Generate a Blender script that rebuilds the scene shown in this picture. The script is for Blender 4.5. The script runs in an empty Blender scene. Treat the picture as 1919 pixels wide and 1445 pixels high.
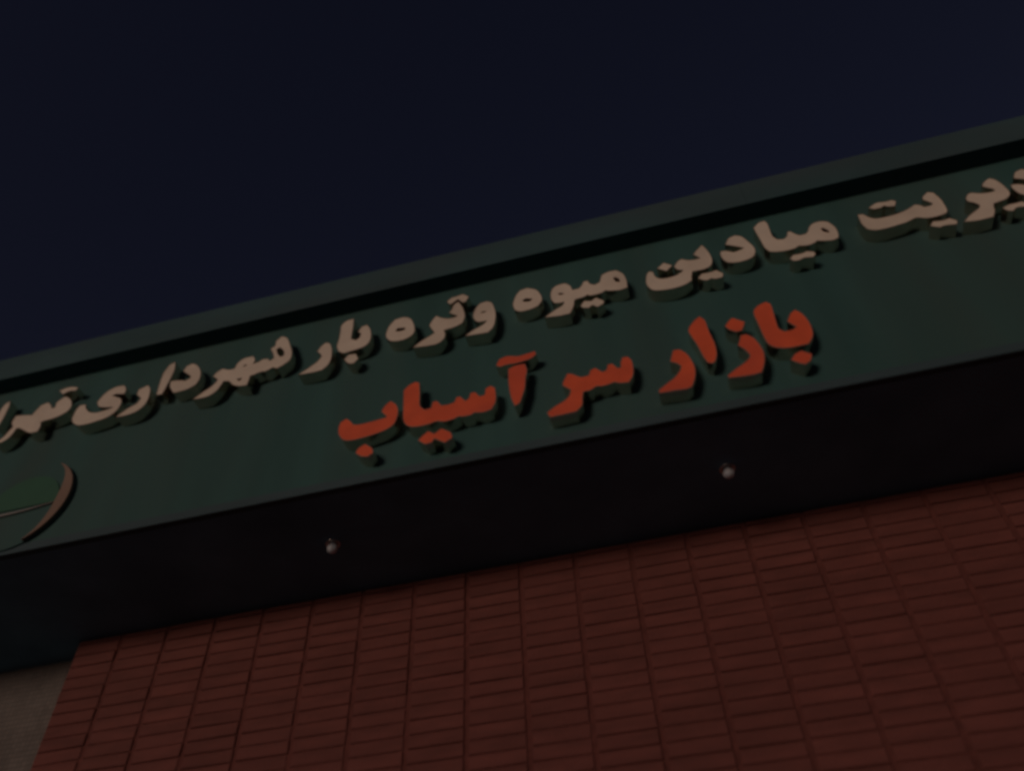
import bpy, bmesh, math, random
from mathutils import Vector, Matrix
from mathutils.geometry import tessellate_polygon

random.seed(7)
scene = bpy.context.scene
col = scene.collection
EYE = 1.6                     # eye height of the photographer, metres

# ------------------------------------------------------------------ camera
cam_data = bpy.data.cameras.new('camera')
cam = bpy.data.objects.new('camera', cam_data)
col.objects.link(cam)
right = Vector((0.96791218, 0.24874223, -0.0356835))
upv = Vector((0.20658793, -0.70682536, 0.67654958))
back = Vector((0.14306445, -0.66221236, -0.73553202))
m = Matrix((right, upv, back)).transposed().to_4x4()
m.translation = Vector((0, 0, EYE))
cam.matrix_world = m
cam_data.sensor_width = 36
cam_data.sensor_fit = 'HORIZONTAL'
cam_data.lens = 28.808
cam_data.clip_start = 0.05
cam_data.clip_end = 2000
cam_data.dof.use_dof = True
cam_data.dof.focus_distance = 3.8
cam_data.dof.aperture_fstop = 0.48
scene.camera = cam

# ------------------------------------------------------------------ light
SUN_EL, SUN_AZ = math.radians(2.8), math.radians(203)      # azimuth clockwise from +Y
world = bpy.data.worlds.new('World')
scene.world = world
world.use_nodes = True
nt = world.node_tree
bg = nt.nodes['Background']
sky = nt.nodes.new('ShaderNodeTexSky')
sky.sky_type = 'NISHITA'
sky.sun_disc = False
sky.sun_elevation = SUN_EL
sky.sun_rotation = SUN_AZ
sky.air_density = 1.0
sky.dust_density = 1.0
sky.ozone_density = 2.0
tint = nt.nodes.new('ShaderNodeVectorMath')      # night sky over a lit city: less green than clear dusk
tint.operation = 'MULTIPLY'
tint.inputs[1].default_value = (1.03, 0.63, 0.80)
nt.links.new(sky.outputs['Color'], tint.inputs[0])
nt.links.new(tint.outputs['Vector'], bg.inputs['Color'])
bg.inputs['Strength'].default_value = 0.0235

sun_data = bpy.data.lights.new('sun', 'SUN')
sun = bpy.data.objects.new('sun', sun_data)
col.objects.link(sun)
sun_data.energy = 0.79
sun_data.color = (1.0, 0.73, 0.57)
sun_data.angle = math.radians(17)
to_sun = Vector((math.sin(SUN_AZ) * math.cos(SUN_EL), math.cos(SUN_AZ) * math.cos(SUN_EL), math.sin(SUN_EL)))
sun.rotation_euler = to_sun.to_track_quat('Z', 'Y').to_euler()
sun.location = to_sun * 20

vs = scene.view_settings
vs.view_transform = 'Standard'
vs.look = 'None'
vs.exposure = 0.0
vs.gamma = 1.0
vs.use_curve_mapping = False
scene.cycles.filter_width = 3.4

# ------------------------------------------------------------------ helpers
def mat(name, base, rough=0.6, metal=0.0, var=0.12, scale=6.0, bump=0.0, bump_scale=60.0,
        spec=0.5, rand=0.0, stretch=(1, 1, 1), dirt=None, dirt_scale=2.0):
    """Principled material with noise variation, optional per-object variation and dirt patches."""
    mt = bpy.data.materials.new(name)
    mt.use_nodes = True
    n = mt.node_tree
    b = n.nodes['Principled BSDF']
    b.inputs['Roughness'].default_value = rough
    b.inputs['Metallic'].default_value = metal
    b.inputs['Specular IOR Level'].default_value = spec
    tc = n.nodes.new('ShaderNodeTexCoord')
    mp = n.nodes.new('ShaderNodeMapping')
    mp.inputs['Scale'].default_value = stretch
    geo = n.nodes.new('ShaderNodeNewGeometry')
    n.links.new(geo.outputs['Position'], mp.inputs['Vector'])
    ns = n.nodes.new('ShaderNodeTexNoise')
    ns.inputs['Scale'].default_value = scale
    ns.inputs['Detail'].default_value = 6
    n.links.new(mp.outputs['Vector'], ns.inputs['Vector'])
    mr = n.nodes.new('ShaderNodeMapRange')
    mr.inputs['From Min'].default_value = 0.3
    mr.inputs['From Max'].default_value = 0.7
    mr.inputs['To Min'].default_value = 1 - var
    mr.inputs['To Max'].default_value = 1 + var
    n.links.new(ns.outputs['Fac'], mr.inputs['Value'])
    val = mr.outputs['Result']
    if rand:
        oi = n.nodes.new('ShaderNodeObjectInfo')
        r2 = n.nodes.new('ShaderNodeMapRange')
        r2.inputs['To Min'].default_value = 1 - rand
        r2.inputs['To Max'].default_value = 1 + rand
        n.links.new(oi.outputs['Random'], r2.inputs['Value'])
        mu = n.nodes.new('ShaderNodeMath')
        mu.operation = 'MULTIPLY'
        n.links.new(val, mu.inputs[0])
        n.links.new(r2.outputs['Result'], mu.inputs[1])
        val = mu.outputs[0]
    vm = n.nodes.new('ShaderNodeVectorMath')
    vm.operation = 'SCALE'
    vm.inputs[0].default_value = base
    n.links.new(val, vm.inputs['Scale'])
    cout = vm.outputs['Vector']
    if dirt:
        n2 = n.nodes.new('ShaderNodeTexNoise')
        n2.inputs['Scale'].default_value = dirt_scale
        n2.inputs['Detail'].default_value = 8
        n.links.new(mp.outputs['Vector'], n2.inputs['Vector'])
        m2 = n.nodes.new('ShaderNodeMapRange')
        m2.inputs['From Min'].default_value = 0.45
        m2.inputs['From Max'].default_value = 0.75
        m2.inputs['To Max'].default_value = 0.7
        n.links.new(n2.outputs['Fac'], m2.inputs['Value'])
        mx = n.nodes.new('ShaderNodeMix')
        mx.data_type = 'RGBA'
        n.links.new(m2.outputs['Result'], mx.inputs['Factor'])
        n.links.new(cout, mx.inputs[6])
        mx.inputs[7].default_value = (*dirt, 1)
        cout = mx.outputs[2]
    n.links.new(cout, b.inputs['Base Color'])
    if bump:
        nb = n.nodes.new('ShaderNodeTexNoise')
        nb.inputs['Scale'].default_value = bump_scale
        nb.inputs['Detail'].default_value = 5
        n.links.new(geo.outputs['Position'], nb.inputs['Vector'])
        bp = n.nodes.new('ShaderNodeBump')
        bp.inputs['Strength'].default_value = bump
        bp.inputs['Distance'].default_value = 0.01
        n.links.new(nb.outputs['Fac'], bp.inputs['Height'])
        n.links.new(bp.outputs['Normal'], b.inputs['Normal'])
    return mt

M = {
    'panel': mat('green_sign_sheet', (0.044, 0.122, 0.124), 0.7, spec=0.2, var=0.12, scale=3.0, bump=0.05, bump_scale=8,
                 stretch=(1.6, 1, 0.22), dirt=(0.058, 0.106, 0.104), dirt_scale=1.6),
    'cornice': mat('green_grey_sheet', (0.046, 0.102, 0.120), 0.7, spec=0.2, var=0.12, scale=4.0, bump=0.05, bump_scale=9,
                   stretch=(0.4, 1, 1), dirt=(0.065, 0.092, 0.11), dirt_scale=2.2),
    'trim': mat('grey_trim', (0.056, 0.100, 0.122), 0.7, spec=0.2, var=0.15, scale=5.0, stretch=(0.3, 1, 1)),
    'soffit': mat('black_soffit', (0.14, 0.29, 0.42), 0.85, spec=0.2, var=0.2, scale=3.0),
    'cream': mat('cream_letter_face', (0.76, 0.725, 0.635), 0.5, var=0.05, scale=14.0, dirt=(0.56, 0.51, 0.43), dirt_scale=3.0),
    'red': mat('red_letter_face', (0.84, 0.150, 0.065), 0.4, var=0.10, scale=9.0, dirt=(0.66, 0.12, 0.075), dirt_scale=4.0),
    'return': mat('letter_side_metal', (0.76, 0.64, 0.53), 0.24, 1.0, var=0.08, scale=20.0),
    'edge': mat('letter_edge_metal', (0.38, 0.33, 0.29), 0.4, 0.4, var=0.1, scale=25.0),
    'brick': mat('brick_face', (0.166, 0.056, 0.050), 0.85, var=0.16, scale=14.0, bump=0.5, bump_scale=120,
                 rand=0.09, stretch=(0.35, 1, 1.6)),
    'mortar': mat('dark_mortar', (0.140, 0.046, 0.041), 0.95, var=0.2, scale=30.0, bump=0.4),
    'ground': mat('paving', (0.10, 0.095, 0.09), 0.9, var=0.25, scale=0.8, bump=0.3),
    'greenface': mat('emblem_green', (0.016, 0.115, 0.070), 0.55, var=0.08),
    'olive': mat('emblem_olive', (0.042, 0.096, 0.096), 0.6, var=0.1),
    'white': mat('emblem_white', (0.30, 0.31, 0.31), 0.4, var=0.06),
    'emblem_cream': mat('emblem_cream', (0.24, 0.175, 0.135), 0.5, var=0.08),
    'chrome': mat('lamp_ring_metal', (0.6, 0.6, 0.6), 0.3, 0.9, var=0.05),
    'lens': mat('frosted_lamp_glass', (0.70, 0.82, 0.95), 0.15, var=0.1, scale=90.0),
    'roof': mat('roof_sheet', (0.12, 0.12, 0.12), 0.7),
}

def obj(name, bm, material, parent=None, smooth=False):
    me = bpy.data.meshes.new(name)
    bm.normal_update()
    bm.to_mesh(me)
    bm.free()
    me.materials.append(M[material])
    if smooth:
        for p in me.polygons:
            p.use_smooth = True
    o = bpy.data.objects.new(name, me)
    col.objects.link(o)
    o.parent = parent
    return o

def thing(name, label, cat, loc=(0, 0, 0), group=None):
    o = bpy.data.objects.new(name, None)
    o.empty_display_size = 0.2
    col.objects.link(o)
    o.location = loc
    o['label'] = label
    o['category'] = cat
    if group:
        o['group'] = group
    return o

def box(bm, x0, x1, y0, y1, z0, z1, off=(0, 0, 0)):
    ox, oy, oz = off
    v = [bm.verts.new((x - ox, y - oy, z - oz)) for x in (x0, x1) for y in (y0, y1) for z in (z0, z1)]
    for f in ((0, 1, 3, 2), (4, 6, 7, 5), (0, 4, 5, 1), (2, 3, 7, 6), (0, 2, 6, 4), (1, 5, 7, 3)):
        bm.faces.new([v[i] for i in f])

def bevelled(bm, w):
    bmesh.ops.bevel(bm, geom=bm.edges[:], offset=w, segments=2, affect='EDGES')
    return bm

# ------------------------------------------------------------------ ground
bm = bmesh.new()
N = 24
vv = [[bm.verts.new((-150 + 300 * i / N, -250 + 300 * j / N, 0)) for i in range(N + 1)] for j in range(N + 1)]
for j in range(N):
    for i in range(N):
        bm.faces.new((vv[j][i], vv[j][i + 1], vv[j + 1][i + 1], vv[j + 1][i]))
g = obj('ground', bm, 'ground')
g['kind'] = 'structure'

# ------------------------------------------------------------------ building
WALL_Y, REC_Y = 3.136, 3.288          # brick face, recessed wall face
SOF_Z = 2.264 + EYE                   # underside of the sign box
CORNER_X, RIGHT_X = -3.004, 5.1
bld = thing('market_building', 'reddish brick building front with recessed beige wall under the green sign box', 'building', (0, WALL_Y, 0))
BO = (0, WALL_Y, 0)
bm = bmesh.new()
box(bm, CORNER_X + 0.006, RIGHT_X, WALL_Y + 0.0075, WALL_Y + 0.5, -0.02, SOF_Z + 1.1, BO)
wall = obj('brick_wall', bm, 'mortar', bld)
wall['label'] = 'stack bonded reddish brown brick wall below the sign'

PX, PZ = 0.25788, 0.06
JX, JZ = 0.020, 0.0045
X0, Z0 = -0.68334, 2.93524            # one joint crossing

def brick_bm(w, h, k):
    r = random.Random(k)
    b = bmesh.new()
    c = 0.004
    d = 0.018
    jit = lambda s: r.uniform(-s, s)
    back = [b.verts.new((sx * w / 2, d, sz * h / 2)) for sx, sz in ((-1, -1), (1, -1), (1, 1), (-1, 1))]
    mid = [b.verts.new((sx * w / 2 + jit(.0015), 0.004, sz * h / 2 + jit(.001))) for sx, sz in ((-1, -1), (1, -1), (1, 1), (-1, 1))]
    fr = [b.verts.new((sx * (w / 2 - c) + jit(.0015), jit(.001), sz * (h / 2 - c) + jit(.001))) for sx, sz in ((-1, -1), (1, -1), (1, 1), (-1, 1))]
    for i in range(4):
        j = (i + 1) % 4
        b.faces.new((mid[i], mid[j], back[j], back[i]))
        b.faces.new((fr[i], fr[j], mid[j], mid[i]))
    b.faces.new(fr)
    return b

def mesh_of(bm_, name):
    me = bpy.data.meshes.new(name)
    bmesh.ops.recalc_face_normals(bm_, faces=bm_.faces[:])
    bm_.to_mesh(me)
    bm_.free()
    me.materials.append(M['brick'])
    return me

variants = [mesh_of(brick_bm(PX - JX, PZ - JZ, k), 'brick') for k in range(6)]
top_h = SOF_Z - (Z0 + 15 * PZ) - 0.003
tops = [mesh_of(brick_bm(PX - JX, top_h - JZ / 2, 50 + k), 'brick') for k in range(2)]

Rm = Matrix((right, -upv, -back))     # world -> (right, down, forward)
F = 28.808 / 36 * 1024
def pix(p):
    c = Rm @ (Vector(p) - Vector((0, 0, EYE)))
    return (512 + F * c.x / c.z, 386 + F * c.y / c.z) if c.z > 0 else (-9999, -9999)

rest = bmesh.new()
cols = range(-9, 23)
for i in cols:
    for j in range(-49, 16):
        cx = X0 + (i + 0.5) * PX
        if cx > RIGHT_X - PX / 2:
            continue
        top = j == 15
        cz = Z0 + (j + 0.5) * PZ if not top else Z0 + 15 * PZ + JZ / 4 + top_h / 2
        dy = random.uniform(-0.0022, 0.0022)
        tilt = random.gauss(0, 0.004)
        turn = random.gauss(0, 0.006)
        me = random.choice(tops if top else variants)
        p = pix((cx, WALL_Y, cz))
        if -45 < p[0] < 1070 and p[1] < 785:
            o = bpy.data.objects.new('brick', me)
            col.objects.link(o)
            o.parent = wall
            o.location = (cx, dy, cz)
            o.rotation_euler = (0, tilt, turn)
        else:
            n0 = len(rest.verts)
            rest.from_mesh(me)
            rest.verts.ensure_lookup_table()
            for v in rest.verts[n0:]:
                v.co += Vector((cx, dy, cz))
o = obj('brick_field', rest, 'brick', wall)
o['kind'] = 'stuff'

# recessed wall at the left, faced with small beige mosaic
def mosaic_mat():
    mt = mat('beige_mosaic', (0.18, 0.17, 0.165), 0.8, var=0.15, scale=9.0)
    n = mt.node_tree
    b = n.nodes['Principled BSDF']
    geo = n.nodes.new('ShaderNodeNewGeometry')
    sx = n.nodes.new('ShaderNodeSeparateXYZ')
    n.links.new(geo.outputs['Position'], sx.inputs[0])
    cb = n.nodes.new('ShaderNodeCombineXYZ')
    n.links.new(sx.outputs['X'], cb.inputs['X'])
    n.links.new(sx.outputs['Z'], cb.inputs['Y'])
    br = n.nodes.new('ShaderNodeTexBrick')
    br.offset = 0.0
    br.inputs['Scale'].default_value = 1.0
    br.inputs['Brick Width'].default_value = 0.025
    br.inputs['Row Height'].default_value = 0.025
    br.inputs['Mortar Size'].default_value = 0.0022
    br.inputs['Color1'].default_value = (1, 1, 1, 1)
    br.inputs['Color2'].default_value = (0.82, 0.82, 0.82, 1)
    br.inputs['Mortar'].default_value = (0.66, 0.66, 0.66, 1)
    n.links.new(cb.outputs[0], br.inputs['Vector'])
    mx = n.nodes.new('ShaderNodeMix')
    mx.data_type = 'RGBA'
    mx.blend_type = 'MULTIPLY'
    mx.inputs['Factor'].default_value = 1
    src = b.inputs['Base Color'].links[0].from_socket
    n.links.new(src, mx.inputs[6])
    n.links.new(br.outputs['Color'], mx.inputs[7])
    n.links.new(mx.outputs[2], b.inputs['Base Color'])
    bp = n.nodes.new('ShaderNodeBump')
    bp.inputs['Distance'].default_value = 0.002
    n.links.new(br.outputs['Fac'], bp.inputs['Height'])
    bp.invert = True
    n.links.new(bp.outputs['Normal'], b.inputs['Normal'])
    return mt
M['mosaic'] = mosaic_mat()
bm = bmesh.new()
box(bm, -6.2, CORNER_X + 0.2, REC_Y, WALL_Y + 0.49, -0.02, SOF_Z + 1.1, BO)
o = obj('recessed_wall', bm, 'mosaic', bld)
o['label'] = 'recessed wall strip in small beige mosaic'
bm = bmesh.new()
box(bm, -6.2, RIGHT_X, WALL_Y + 0.1, WALL_Y + 6, SOF_Z + 1.12, SOF_Z + 1.24, BO)
obj('roof_slab', bm, 'roof', bld)

# ------------------------------------------------------------------ sign box
PY = 2.4                              # face of the sign panel
DEPTH = 0.070                         # letters stand this far off the panel
SX0, SX1 = -5.7, 4.4
COR_Z0, COR_Z1, COR_Y = 3.500 + EYE, 3.696 + EYE, 2.305
sign = thing('shop_sign', 'long dark green sign box with raised cream and red Persian letters above brick wall', 'sign', (0, PY, SOF_Z))
SO = (0, PY, SOF_Z)
bm = bmesh.new()
box(bm, SX0, SX1, PY, PY + 0.02, SOF_Z + 0.004, COR_Z0 + 0.05, SO)
obj('front_panel', bm, 'panel', sign)
bm = bmesh.new()
box(bm, SX0, SX1, PY - 0.003, PY + 0.03, SOF_Z - 0.0005, SOF_Z + 0.045, SO)
obj('bottom_trim', bevelled(bm, 0.0015), 'trim', sign)
bm = bmesh.new()
box(bm, SX0 + 0.004, SX1 - 0.004, PY + 0.0305, REC_Y + 0.03, SOF_Z, SOF_Z + 0.02, SO)
o = obj('soffit', bm, 'soffit', sign)
o['label'] = 'black underside of the sign box'
for a, b in ((SX0 - 0.01, 0.724), (0.724, SX1 + 0.01)):
    bm = bmesh.new()
    box(bm, a + 0.0003, b - 0.0003, COR_Y, PY + 0.12, COR_Z0, COR_Z1, SO)
    obj('cornice', bevelled(bm, 0.0012), 'cornice', sign)
bm = bmesh.new()
box(bm, SX0, SX1, PY + 0.121, WALL_Y + 0.2, COR_Z1 - 0.06, COR_Z1 - 0.03, SO)
obj('top_sheet', bm, 'cornice', sign)
for x in (SX0 + 0.006, SX1 - 0.026):
    bm = bmesh.new()
    box(bm, x, x + 0.02, PY + 0.0305, REC_Y + 0.2, SOF_Z + 0.021, COR_Z1 - 0.061, SO)
    obj('end_panel', bm, 'panel', sign)

# outlines of the raised letters on the sign plane, millimetres (x, z above eye level)
LETTERS = [
    ('cream', 'letter', [[[1755,3286],[1770,3263],[1778,3224],[1780,3186],[1778,3150],[1765,3126],[1744,3110],[1716,3103],[1689,3098],[1678,3076],[1669,3045],[1647,3006],[1616,3005],[1580,3005],[1534,3016],[1566,3047],[1601,3071],[1626,3089],[1637,3109],[1624,3136],[1607,3154],[1609,3179],[1629,3206],[1645,3209],[1668,3192],[1692,3184],[1719,3181],[1736,3186],[1734,3205],[1721,3220],[1708,3237],[1710,3252],[1736,3277]]]),
    ('cream', 'letter_dots', [[[1707,3050],[1734,3062],[1761,3062],[1788,3064],[1804,3047],[1795,3022],[1773,3032],[1754,3033],[1732,3016],[1717,3025]]]),
    ('cream', 'letter', [[[1843,3247],[1866,3287],[1896,3299],[1923,3279],[1944,3221],[1955,3176],[1952,3137],[1933,3105],[1896,3093],[1857,3094],[1825,3107],[1809,3133],[1804,3178],[1810,3200],[1832,3195],[1862,3170],[1894,3177],[1916,3188],[1889,3211]]]),
    ('cream', 'letter', [[[1161,3239],[1181,3234],[1195,3202],[1217,3180],[1257,3175],[1304,3178],[1346,3188],[1382,3205],[1403,3217],[1419,3205],[1431,3183],[1461,3185],[1474,3196],[1465,3217],[1450,3241],[1457,3264],[1486,3289],[1505,3276],[1513,3221],[1510,3163],[1504,3124],[1491,3106],[1455,3098],[1412,3101],[1382,3119],[1366,3121],[1328,3106],[1275,3098],[1228,3094],[1189,3099],[1162,3119],[1154,3167]]]),
    ('cream', 'letter_dots', [[[1222,3274],[1260,3297],[1297,3291],[1329,3291],[1341,3277],[1325,3244],[1300,3252],[1286,3267],[1267,3256],[1239,3256]]]),
    ('cream', 'letter_dots', [[[1402,3041],[1422,3065],[1458,3056],[1489,3062],[1509,3033],[1498,3011],[1471,3019],[1448,3021],[1434,3016],[1415,3028]]]),
    ('cream', 'letter', [[[709,3326],[739,3356],[767,3360],[773,3332],[769,3266],[770,3220],[784,3190],[808,3183],[828,3199],[841,3231],[852,3230],[869,3198],[882,3184],[909,3185],[923,3199],[940,3233],[963,3252],[995,3255],[1024,3238],[1039,3190],[1038,3141],[1029,3105],[1005,3096],[970,3105],[940,3119],[924,3106],[892,3100],[857,3111],[832,3098],[797,3096],[756,3103],[730,3116],[717,3150],[714,3207],[711,3266]],[[978,3200],[992,3204],[1008,3174],[1005,3154],[986,3170]]]),
    ('cream', 'letter_dots', [[[796,3031],[814,3050],[851,3047],[875,3056],[900,3042],[904,3025],[890,3008],[867,3014],[851,3016],[827,3007],[807,3011]]]),
    ('cream', 'letter', [[[558,3246],[581,3286],[611,3299],[638,3279],[659,3220],[670,3175],[667,3137],[648,3105],[611,3093],[572,3093],[540,3106],[524,3132],[519,3178],[526,3199],[547,3194],[577,3170],[609,3177],[631,3187],[604,3211]]]),
    ('cream', 'letter', [[[171,3156],[184,3170],[199,3160],[203,3120],[224,3096],[259,3090],[295,3095],[325,3111],[336,3125],[312,3139],[302,3167],[323,3198],[343,3209],[371,3188],[401,3182],[428,3183],[422,3197],[403,3225],[419,3247],[453,3282],[466,3236],[474,3176],[468,3131],[452,3106],[419,3096],[371,3100],[359,3059],[356,3034],[320,3014],[270,3007],[219,3012],[181,3026],[162,3059],[158,3099]]]),
    ('cream', 'letter_dot', [[[225,3181],[258,3212],[292,3178],[262,3147]]]),
    ('cream', 'letter_dots', [[[388,3040],[408,3063],[451,3061],[474,3067],[497,3031],[490,3008],[461,3008],[442,3019],[425,3011],[407,3018]]]),
    ('cream', 'letter', [[[-37,3227],[-3,3241],[34,3239],[61,3200],[70,3146],[67,3089],[32,3084],[-12,3095],[-34,3105],[-53,3093],[-85,3090],[-108,3092],[-118,3104],[-140,3092],[-173,3089],[-185,3082],[-193,3040],[-213,2993],[-263,2993],[-328,3005],[-278,3042],[-242,3062],[-230,3090],[-256,3089],[-278,3097],[-290,3128],[-291,3167],[-279,3209],[-254,3227],[-216,3228],[-195,3201],[-187,3162],[-156,3163],[-138,3183],[-129,3207],[-110,3209],[-99,3179],[-77,3163],[-52,3177]],[[-260,3159],[-245,3165],[-224,3150],[-244,3144]],[[11,3184],[23,3191],[41,3169],[40,3142],[22,3149]]]),
    ('cream', 'letter_dots', [[[-158,3031],[-139,3058],[-108,3046],[-84,3063],[-52,3029],[-54,3011],[-82,2996],[-105,3019],[-122,3004],[-148,3013]]]),
    ('cream', 'letter', [[[-477,3159],[-460,3222],[-439,3254],[-405,3261],[-363,3233],[-342,3186],[-338,3139],[-357,3104],[-395,3091],[-442,3090],[-469,3111]],[[-433,3170],[-414,3184],[-381,3168],[-392,3151],[-420,3155]]]),
    ('cream', 'letter', [[[-676,3141],[-665,3190],[-642,3224],[-608,3228],[-585,3209],[-571,3156],[-567,3107],[-571,3058],[-582,3016],[-605,2989],[-650,2992],[-713,2999],[-679,3025],[-643,3043],[-620,3060],[-608,3079],[-626,3080],[-653,3086],[-669,3108]],[[-642,3146],[-629,3158],[-610,3154],[-616,3146],[-632,3144]]]),
    ('cream', 'letter', [[[-798,3209],[-784,3228],[-775,3262],[-754,3277],[-737,3238],[-723,3184],[-721,3142],[-732,3104],[-762,3089],[-801,3082],[-825,3080],[-817,3047],[-823,3014],[-852,2989],[-901,2989],[-971,3000],[-930,3035],[-897,3054],[-868,3075],[-879,3099],[-897,3141],[-885,3174],[-866,3204],[-838,3178],[-803,3160],[-770,3159],[-753,3169],[-777,3188]]]),
    ('cream', 'letter_dots', [[[-810,3303],[-790,3323],[-762,3326],[-731,3333],[-701,3302],[-715,3268],[-730,3268],[-756,3305],[-778,3285],[-796,3275]]]),
    ('cream', 'letter', [[[-1121,3149],[-1110,3206],[-1083,3250],[-1038,3254],[-1001,3229],[-981,3176],[-975,3122],[-993,3091],[-1036,3076],[-1086,3086],[-1113,3117]],[[-1076,3158],[-1063,3178],[-1022,3169],[-1026,3150],[-1056,3148]]]),
    ('cream', 'letter', [[[-1373,3258],[-1374,3305],[-1349,3336],[-1313,3339],[-1309,3283],[-1309,3221],[-1309,3176],[-1282,3155],[-1263,3171],[-1256,3203],[-1274,3224],[-1257,3257],[-1232,3260],[-1212,3218],[-1202,3162],[-1208,3119],[-1230,3094],[-1274,3083],[-1333,3077],[-1361,3100],[-1377,3146],[-1373,3197]]]),
    ('cream', 'letter_dot', [[[-1324,3027],[-1305,3053],[-1270,3049],[-1253,3008],[-1272,2982],[-1298,2990]]]),
    ('cream', 'letter', [[[-1479,3136],[-1466,3169],[-1444,3191],[-1421,3176],[-1404,3126],[-1398,3058],[-1409,3012],[-1435,2985],[-1484,2983],[-1554,2988],[-1514,3017],[-1470,3053],[-1450,3090],[-1461,3115]]]),
    ('cream', 'letter', [[[-1731,3301],[-1705,3331],[-1673,3305],[-1646,3242],[-1624,3174],[-1625,3123],[-1651,3095],[-1684,3077],[-1712,3093],[-1740,3076],[-1776,3077],[-1805,3068],[-1828,3065],[-1828,3029],[-1831,2999],[-1873,3005],[-1909,3026],[-1938,3060],[-1972,3070],[-1980,3041],[-1997,3004],[-2036,2978],[-2112,2980],[-2068,3018],[-2029,3049],[-2010,3078],[-2009,3096],[-2041,3128],[-2024,3155],[-2001,3170],[-1959,3149],[-1928,3150],[-1921,3189],[-1890,3216],[-1842,3216],[-1826,3181],[-1834,3153],[-1803,3158],[-1780,3173],[-1753,3168],[-1738,3145],[-1716,3163],[-1728,3201],[-1750,3246],[-1729,3262]],[[-1718,3232],[-1699,3244],[-1671,3205],[-1664,3165],[-1684,3160],[-1706,3194]],[[-1888,3150],[-1873,3166],[-1861,3162],[-1875,3148]],[[-1902,3063],[-1868,3063],[-1873,3047],[-1884,3042]]]),
    ('cream', 'letter', [[[-2281,3125],[-2286,3164],[-2244,3158],[-2202,3141],[-2176,3155],[-2179,3174],[-2201,3196],[-2235,3229],[-2226,3264],[-2195,3273],[-2160,3243],[-2129,3188],[-2120,3134],[-2130,3094],[-2167,3073],[-2218,3067],[-2245,3068]]]),
    ('cream', 'letter', [[[-2342,3080],[-2351,3154],[-2354,3251],[-2337,3307],[-2311,3322],[-2297,3264],[-2299,3197],[-2304,3140],[-2312,3078]]]),
    ('cream', 'letter', [[[-2467,3123],[-2465,3158],[-2421,3174],[-2398,3138],[-2387,3077],[-2390,3029],[-2420,2989],[-2473,2974],[-2533,2977],[-2484,3022],[-2443,3045],[-2429,3083]]]),
    ('cream', 'letter', [[[-2802,3030],[-2808,3102],[-2799,3135],[-2765,3132],[-2752,3100],[-2715,3061],[-2671,3045],[-2623,3048],[-2587,3055],[-2580,3064],[-2627,3074],[-2673,3094],[-2696,3133],[-2686,3159],[-2666,3197],[-2625,3221],[-2575,3221],[-2551,3184],[-2550,3151],[-2600,3166],[-2623,3155],[-2561,3118],[-2542,3074],[-2554,3021],[-2591,2991],[-2646,2979],[-2708,2973],[-2755,2983]]]),
    ('cream', 'letter', [[[-2964,3205],[-2943,3230],[-2923,3239],[-2880,3201],[-2855,3148],[-2861,3115],[-2891,3094],[-2932,3082],[-2984,3077],[-3001,3072],[-2989,3035],[-2990,3002],[-3033,3005],[-3071,3029],[-3117,3061],[-3142,3066],[-3146,3031],[-3161,2997],[-3194,2978],[-3225,2978],[-3191,3020],[-3180,3055],[-3167,3085],[-3192,3121],[-3191,3170],[-3139,3160],[-3084,3145],[-3075,3177],[-3059,3213],[-3023,3223],[-2995,3194],[-2978,3164],[-2956,3168]]]),
    ('cream', 'letter_dots', [[[-2986,3305],[-2950,3315],[-2908,3310],[-2871,3292],[-2882,3276],[-2914,3285],[-2935,3279],[-2951,3268]]]),
    ('cream', 'letter', [[[-3290,3119],[-3315,3196],[-3323,3254],[-3316,3298],[-3294,3313],[-3281,3267],[-3277,3225],[-3272,3174],[-3271,3129]]]),
    ('red', 'letter', [[[-1293,2549],[-1288,2586],[-1264,2601],[-1241,2578],[-1225,2554],[-1195,2546],[-1146,2548],[-1101,2552],[-1073,2555],[-1071,2566],[-1097,2601],[-1083,2634],[-1060,2655],[-1033,2624],[-1021,2582],[-1024,2539],[-1036,2504],[-1071,2481],[-1122,2469],[-1182,2462],[-1231,2462],[-1261,2475],[-1284,2508]]]),
    ('red', 'letter_dot', [[[-1193,2379],[-1184,2402],[-1157,2418],[-1124,2386],[-1116,2358],[-1138,2344],[-1167,2354]]]),
    ('red', 'letter', [[[-990,2518],[-996,2608],[-1001,2707],[-977,2735],[-948,2747],[-931,2736],[-925,2673],[-921,2586],[-897,2552],[-867,2554],[-860,2591],[-842,2591],[-821,2557],[-788,2553],[-761,2561],[-753,2587],[-737,2588],[-713,2553],[-697,2565],[-689,2596],[-669,2596],[-649,2562],[-625,2566],[-621,2604],[-600,2615],[-581,2597],[-578,2552],[-581,2508],[-599,2470],[-634,2465],[-673,2473],[-688,2464],[-724,2464],[-739,2471],[-763,2461],[-802,2457],[-838,2469],[-869,2462],[-909,2460],[-945,2465],[-970,2480]]]),
    ('red', 'letter_dots', [[[-915,2376],[-898,2397],[-875,2417],[-847,2393],[-817,2416],[-777,2382],[-769,2351],[-799,2334],[-826,2354],[-844,2369],[-857,2350],[-884,2347]]]),
    ('red', 'letter', [[[-516,2699],[-517,2601],[-510,2520],[-495,2462],[-475,2477],[-462,2517],[-450,2558],[-443,2623],[-435,2667],[-443,2710],[-485,2711]]]),
    ('red', 'letter_mark', [[[-570,2743],[-555,2777],[-519,2787],[-471,2771],[-434,2774],[-393,2780],[-388,2759],[-411,2740],[-444,2732],[-481,2729],[-521,2733],[-554,2728]]]),
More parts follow.
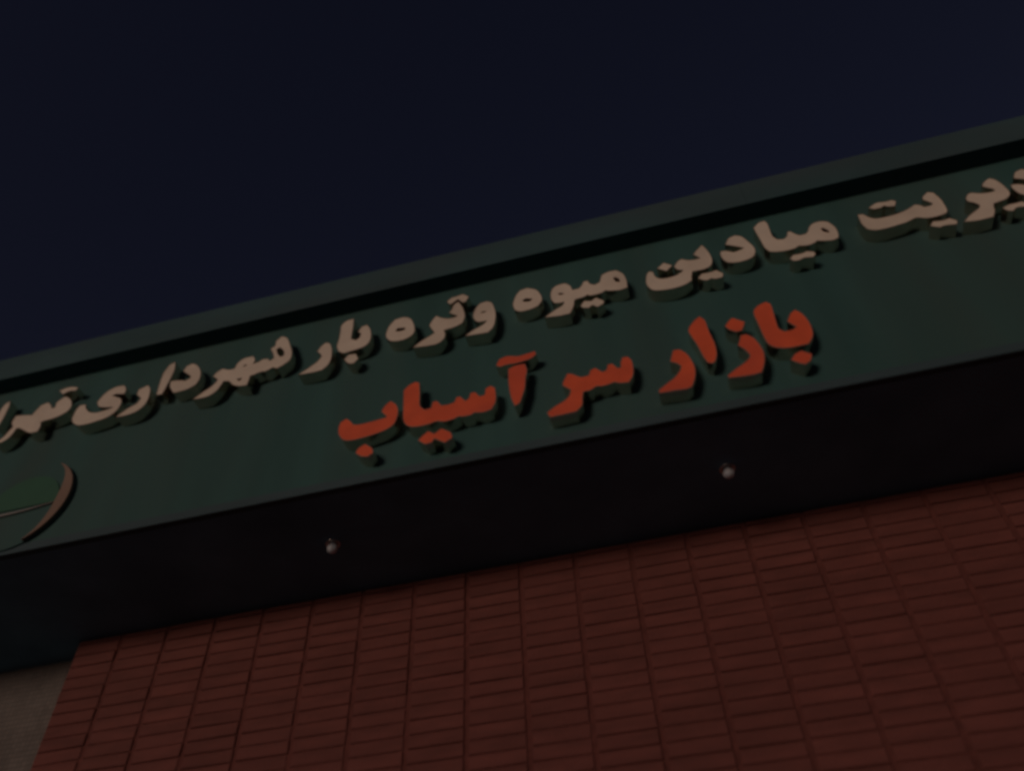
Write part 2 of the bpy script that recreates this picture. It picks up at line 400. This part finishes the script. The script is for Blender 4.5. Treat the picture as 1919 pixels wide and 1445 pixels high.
    ('red', 'letter', [[[-30,2590],[-19,2615],[0,2615],[14,2587],[14,2537],[6,2495],[-14,2462],[-46,2467],[-74,2481],[-94,2474],[-124,2472],[-149,2477],[-173,2463],[-205,2461],[-213,2426],[-218,2386],[-243,2357],[-291,2355],[-351,2354],[-362,2381],[-328,2407],[-289,2428],[-264,2452],[-254,2487],[-285,2524],[-283,2540],[-260,2589],[-238,2576],[-206,2549],[-171,2550],[-161,2580],[-141,2586],[-114,2552],[-94,2559],[-85,2590],[-68,2591],[-49,2556],[-32,2557]]]),
    ('red', 'letter', [[[170,2531],[192,2592],[215,2591],[238,2560],[251,2511],[255,2460],[245,2409],[225,2363],[203,2356],[158,2360],[96,2363],[97,2378],[129,2402],[171,2432],[199,2467],[207,2492],[193,2513]]]),
    ('red', 'letter', [[[279,2705],[309,2749],[337,2771],[353,2740],[355,2660],[361,2582],[355,2516],[342,2481],[329,2469],[313,2480],[304,2521],[294,2599],[281,2662]]]),
    ('red', 'letter', [[[450,2541],[474,2596],[495,2595],[517,2564],[529,2515],[532,2464],[519,2408],[497,2362],[465,2359],[421,2362],[374,2368],[372,2380],[407,2406],[448,2431],[475,2455],[480,2475],[468,2512]]]),
    ('red', 'letter_dot', [[[428,2677],[451,2705],[465,2716],[507,2674],[485,2628],[463,2626],[438,2650]]]),
    ('red', 'letter', [[[559,2728],[588,2761],[621,2771],[634,2751],[631,2696],[626,2638],[624,2591],[639,2566],[671,2564],[696,2578],[686,2593],[671,2622],[696,2667],[718,2680],[737,2646],[746,2590],[743,2533],[732,2497],[709,2466],[670,2465],[626,2468],[585,2485],[565,2514],[559,2573],[558,2644]]]),
    ('red', 'letter_dot', [[[622,2396],[644,2421],[671,2432],[701,2403],[687,2370],[663,2357],[641,2374]]]),
]

def smooth_loop(pts):
    """Catmull-Rom through the gentle corners, hard corners kept."""
    n = len(pts)
    P = [Vector(p) for p in pts]
    def hard(i):
        a = P[i] - P[i - 1]
        b = P[(i + 1) % n] - P[i]
        return a.length > 0 and b.length > 0 and abs(a.angle_signed(b)) > math.radians(42)
    H = [hard(i) for i in range(n)]
    out = []
    for i in range(n):
        p1, p2 = P[i], P[(i + 1) % n]
        t1 = (p2 - p1) * 0.5 if H[i] else (p2 - P[i - 1]) * 0.5
        t2 = (p2 - p1) * 0.5 if H[(i + 1) % n] else (P[(i + 2) % n] - p1) * 0.5
        ln = (p2 - p1).length
        for t in (t1, t2):
            if t.length > ln:
                t *= ln / t.length
        k = 4 if ln > 12 else 3
        for s in range(k):
            u = s / k
            h1, h2 = 2 * u**3 - 3 * u**2 + 1, u**3 - 2 * u**2 + u
            h3, h4 = -2 * u**3 + 3 * u**2, u**3 - u**2
            out.append(p1 * h1 + t1 * h2 + p2 * h3 + t2 * h4)
    return out

def area(lp):
    return 0.5 * sum(lp[i - 1].x * lp[i].y - lp[i].x * lp[i - 1].y for i in range(len(lp)))

def offset(lp, d):
    """Move the outline to its right-hand side by d (outwards for counter-clockwise loops)."""
    n = len(lp)
    res = []
    for i in range(n):
        a = (lp[i] - lp[i - 1]).normalized()
        b = (lp[(i + 1) % n] - lp[i]).normalized()
        t = a + b
        t = a if t.length < 0.2 else t.normalized()
        nrm = Vector((t.y, -t.x))
        res.append(lp[i] + nrm * min(d / max(0.5, t.dot(a)), d * 1.8))
    return res

def raised(kind, loops_mm, face_mat, side_mat='return', depth=DEPTH, parent=sign, face_name='face'):
    loops = [smooth_loop(lp) for lp in loops_mm]
    for k, lp in enumerate(loops):
        if (area(lp) > 0) != (k == 0):
            lp.reverse()
    sc = 0.001
    cx = sum(p.x for p in loops[0]) / len(loops[0])
    cz = sum(p.y for p in loops[0]) / len(loops[0])
    base = Vector((cx * sc, 0, cz * sc + EYE - SOF_Z))
    def P3(p, y):
        return Vector(((p.x - cx) * sc, y, (p.y - cz) * sc))
    bm = bmesh.new()
    for lp in loops:
        off = offset(lp, 2.6)
        rings = [[bm.verts.new(P3(p, y)) for p in src] for src, y in
                 ((off, 0.001), (off, -depth + 0.0012), (offset(lp, 1.6), -depth), (lp, -depth), (lp, -depth + 0.006))]
        n = len(lp)
        for r in range(4):
            for i in range(n):
                j = (i + 1) % n
                f = bm.faces.new((rings[r][i], rings[r][j], rings[r + 1][j], rings[r + 1][i]))
                f.material_index = 1 if r in (1, 2) else 0
    body = obj(kind, bm, side_mat, parent)
    body.data.materials.append(M['edge'])
    body.location = base
    bm = bmesh.new()
    flat = [p for lp in loops for p in lp]
    vs_ = [bm.verts.new(P3(p, -depth + 0.0018)) for p in flat]
    for t in tessellate_polygon([[Vector((p.x, p.y, 0)) for p in lp] for lp in loops]):
        try:
            bm.faces.new([vs_[i] for i in t])
        except ValueError:
            pass
    bmesh.ops.recalc_face_normals(bm, faces=bm.faces[:])
    for f in bm.faces:
        f.normal_update()
        if f.normal.y > 0:
            f.normal_flip()
    obj(face_name, bm, face_mat, body)
    return body

for colour, kind, loops in LETTERS:
    o = raised(kind, loops, colour)
    if kind == 'letter':
        o['label'] = ('raised red letter in the lower line' if colour == 'red' else 'raised cream letter in the upper line')

# round emblem at the left end of the panel
EC, ER = (-2912.0, 2545.0), 262.0
def circ(r, a0=0.0, a1=360.0, n=40, c=EC):
    return [(c[0] + r * math.cos(math.radians(a0 + (a1 - a0) * k / n)), c[1] + r * math.sin(math.radians(a0 + (a1 - a0) * k / n))) for k in range(n)]
def plate(name, pts, material, parent, y_front, y_back):
    n = len(pts)
    P = [Vector(p) for p in pts]
    if area(P) < 0:
        P.reverse()
    mx, mz = (sum(p.x for p in emb_pts) / len(emb_pts), sum(p.y for p in emb_pts) / len(emb_pts))
    bm = bmesh.new()
    fr = [bm.verts.new(((p.x - mx) * .001, y_front, (p.y - mz) * .001)) for p in P]
    bk = [bm.verts.new(((p.x - mx) * .001, y_back, (p.y - mz) * .001)) for p in P]
    for t in tessellate_polygon([[Vector((p.x, p.y, 0)) for p in P]]):
        bm.faces.new([fr[i] for i in t])
    for i in range(n):
        j = (i + 1) % n
        bm.faces.new((bk[i], bk[j], fr[j], fr[i]))
    bmesh.ops.recalc_face_normals(bm, faces=bm.faces[:])
    return obj(name, bm, material, parent)

emb_pts = smooth_loop(circ(ER))
EY = 0.012
emb = plate('emblem', circ(ER, n=64), 'panel', sign, -EY, 0.001)
emb.location = (EC[0] * .001, 0, EC[1] * .001 + EYE - SOF_Z)
emb['label'] = 'round raised green emblem with cream crescent and white stripe'
def epol(r, t):
    return (EC[0] + r * math.cos(math.radians(t)), EC[1] + r * math.sin(math.radians(t)))
leaf = [epol(ER - 62 - 30 * math.sin(math.radians((t + 6) * 180 / 192.0)), t) for t in range(-6, 187, 6)]
plate('green_field', leaf, 'greenface', emb, -EY - 0.006, -EY + 0.0035)
band = [(EC[0] - 215 + 10.0 * k, EC[1] - 44 - 12 * math.sin(math.pi * (k / 40.0)) + (14 * k / 40.0)) for k in range(41)]
th = [1.5 + 6.5 * (1 - k / 40.0) for k in range(41)]
plate('stripe', [(x, z + h) for (x, z), h in zip(band, th)] + [(x, z - h) for (x, z), h in reversed(list(zip(band, th)))], 'white', emb, -EY - 0.012, -EY + 0.003)
outer = [epol(ER - 3, t) for t in range(60, -66, -4)]
inner = []
for t in range(-64, 61, 4):
    wd = 3 + 58 * max(0.0, math.sin(math.radians((t + 66) / 128.0 * 180))) ** 1.5
    inner.append(epol(ER - 3 - wd, t))
plate('crescent', outer + inner, 'emblem_cream', emb, -EY - 0.016, -EY + 0.0025)

# ------------------------------------------------------------------ small lamps under the sign
def lathe(bm, prof, n=24, wave=0.0):
    rings = []
    for r, z in prof:
        rings.append([bm.verts.new((r * (1 + wave * (k % 2)) * math.cos(2 * math.pi * k / n),
                                    r * (1 + wave * (k % 2)) * math.sin(2 * math.pi * k / n), z)) for k in range(n)])
    for a, b in zip(rings, rings[1:]):
        for k in range(n):
            j = (k + 1) % n
            bm.faces.new((a[k], a[j], b[j], b[k]))
    bm.faces.new(rings[-1])
    bmesh.ops.recalc_face_normals(bm, faces=bm.faces[:])

for x, lab in ((-1.458, 'small unlit silver downlight in black soffit, below the leftmost red letter'),
               (0.311, 'small unlit silver downlight in black soffit, below the rightmost red letters')):
    t = thing('downlight', lab, 'downlight', (x, 2.752, SOF_Z), 'downlights under the sign')
    bm = bmesh.new()
    lathe(bm, [(0.034, 0.0), (0.034, -0.004), (0.030, -0.007), (0.025, -0.006), (0.024, -0.001)], 32)
    obj('trim_ring', bm, 'chrome', t, True)
    bm = bmesh.new()
    lathe(bm, [(0.014, -0.002), (0.016, -0.010), (0.021, -0.018), (0.0235, -0.028), (0.021, -0.038), (0.014, -0.045), (0.005, -0.048)], 14, 0.06)
    obj('bulb', bm, 'lens', t)
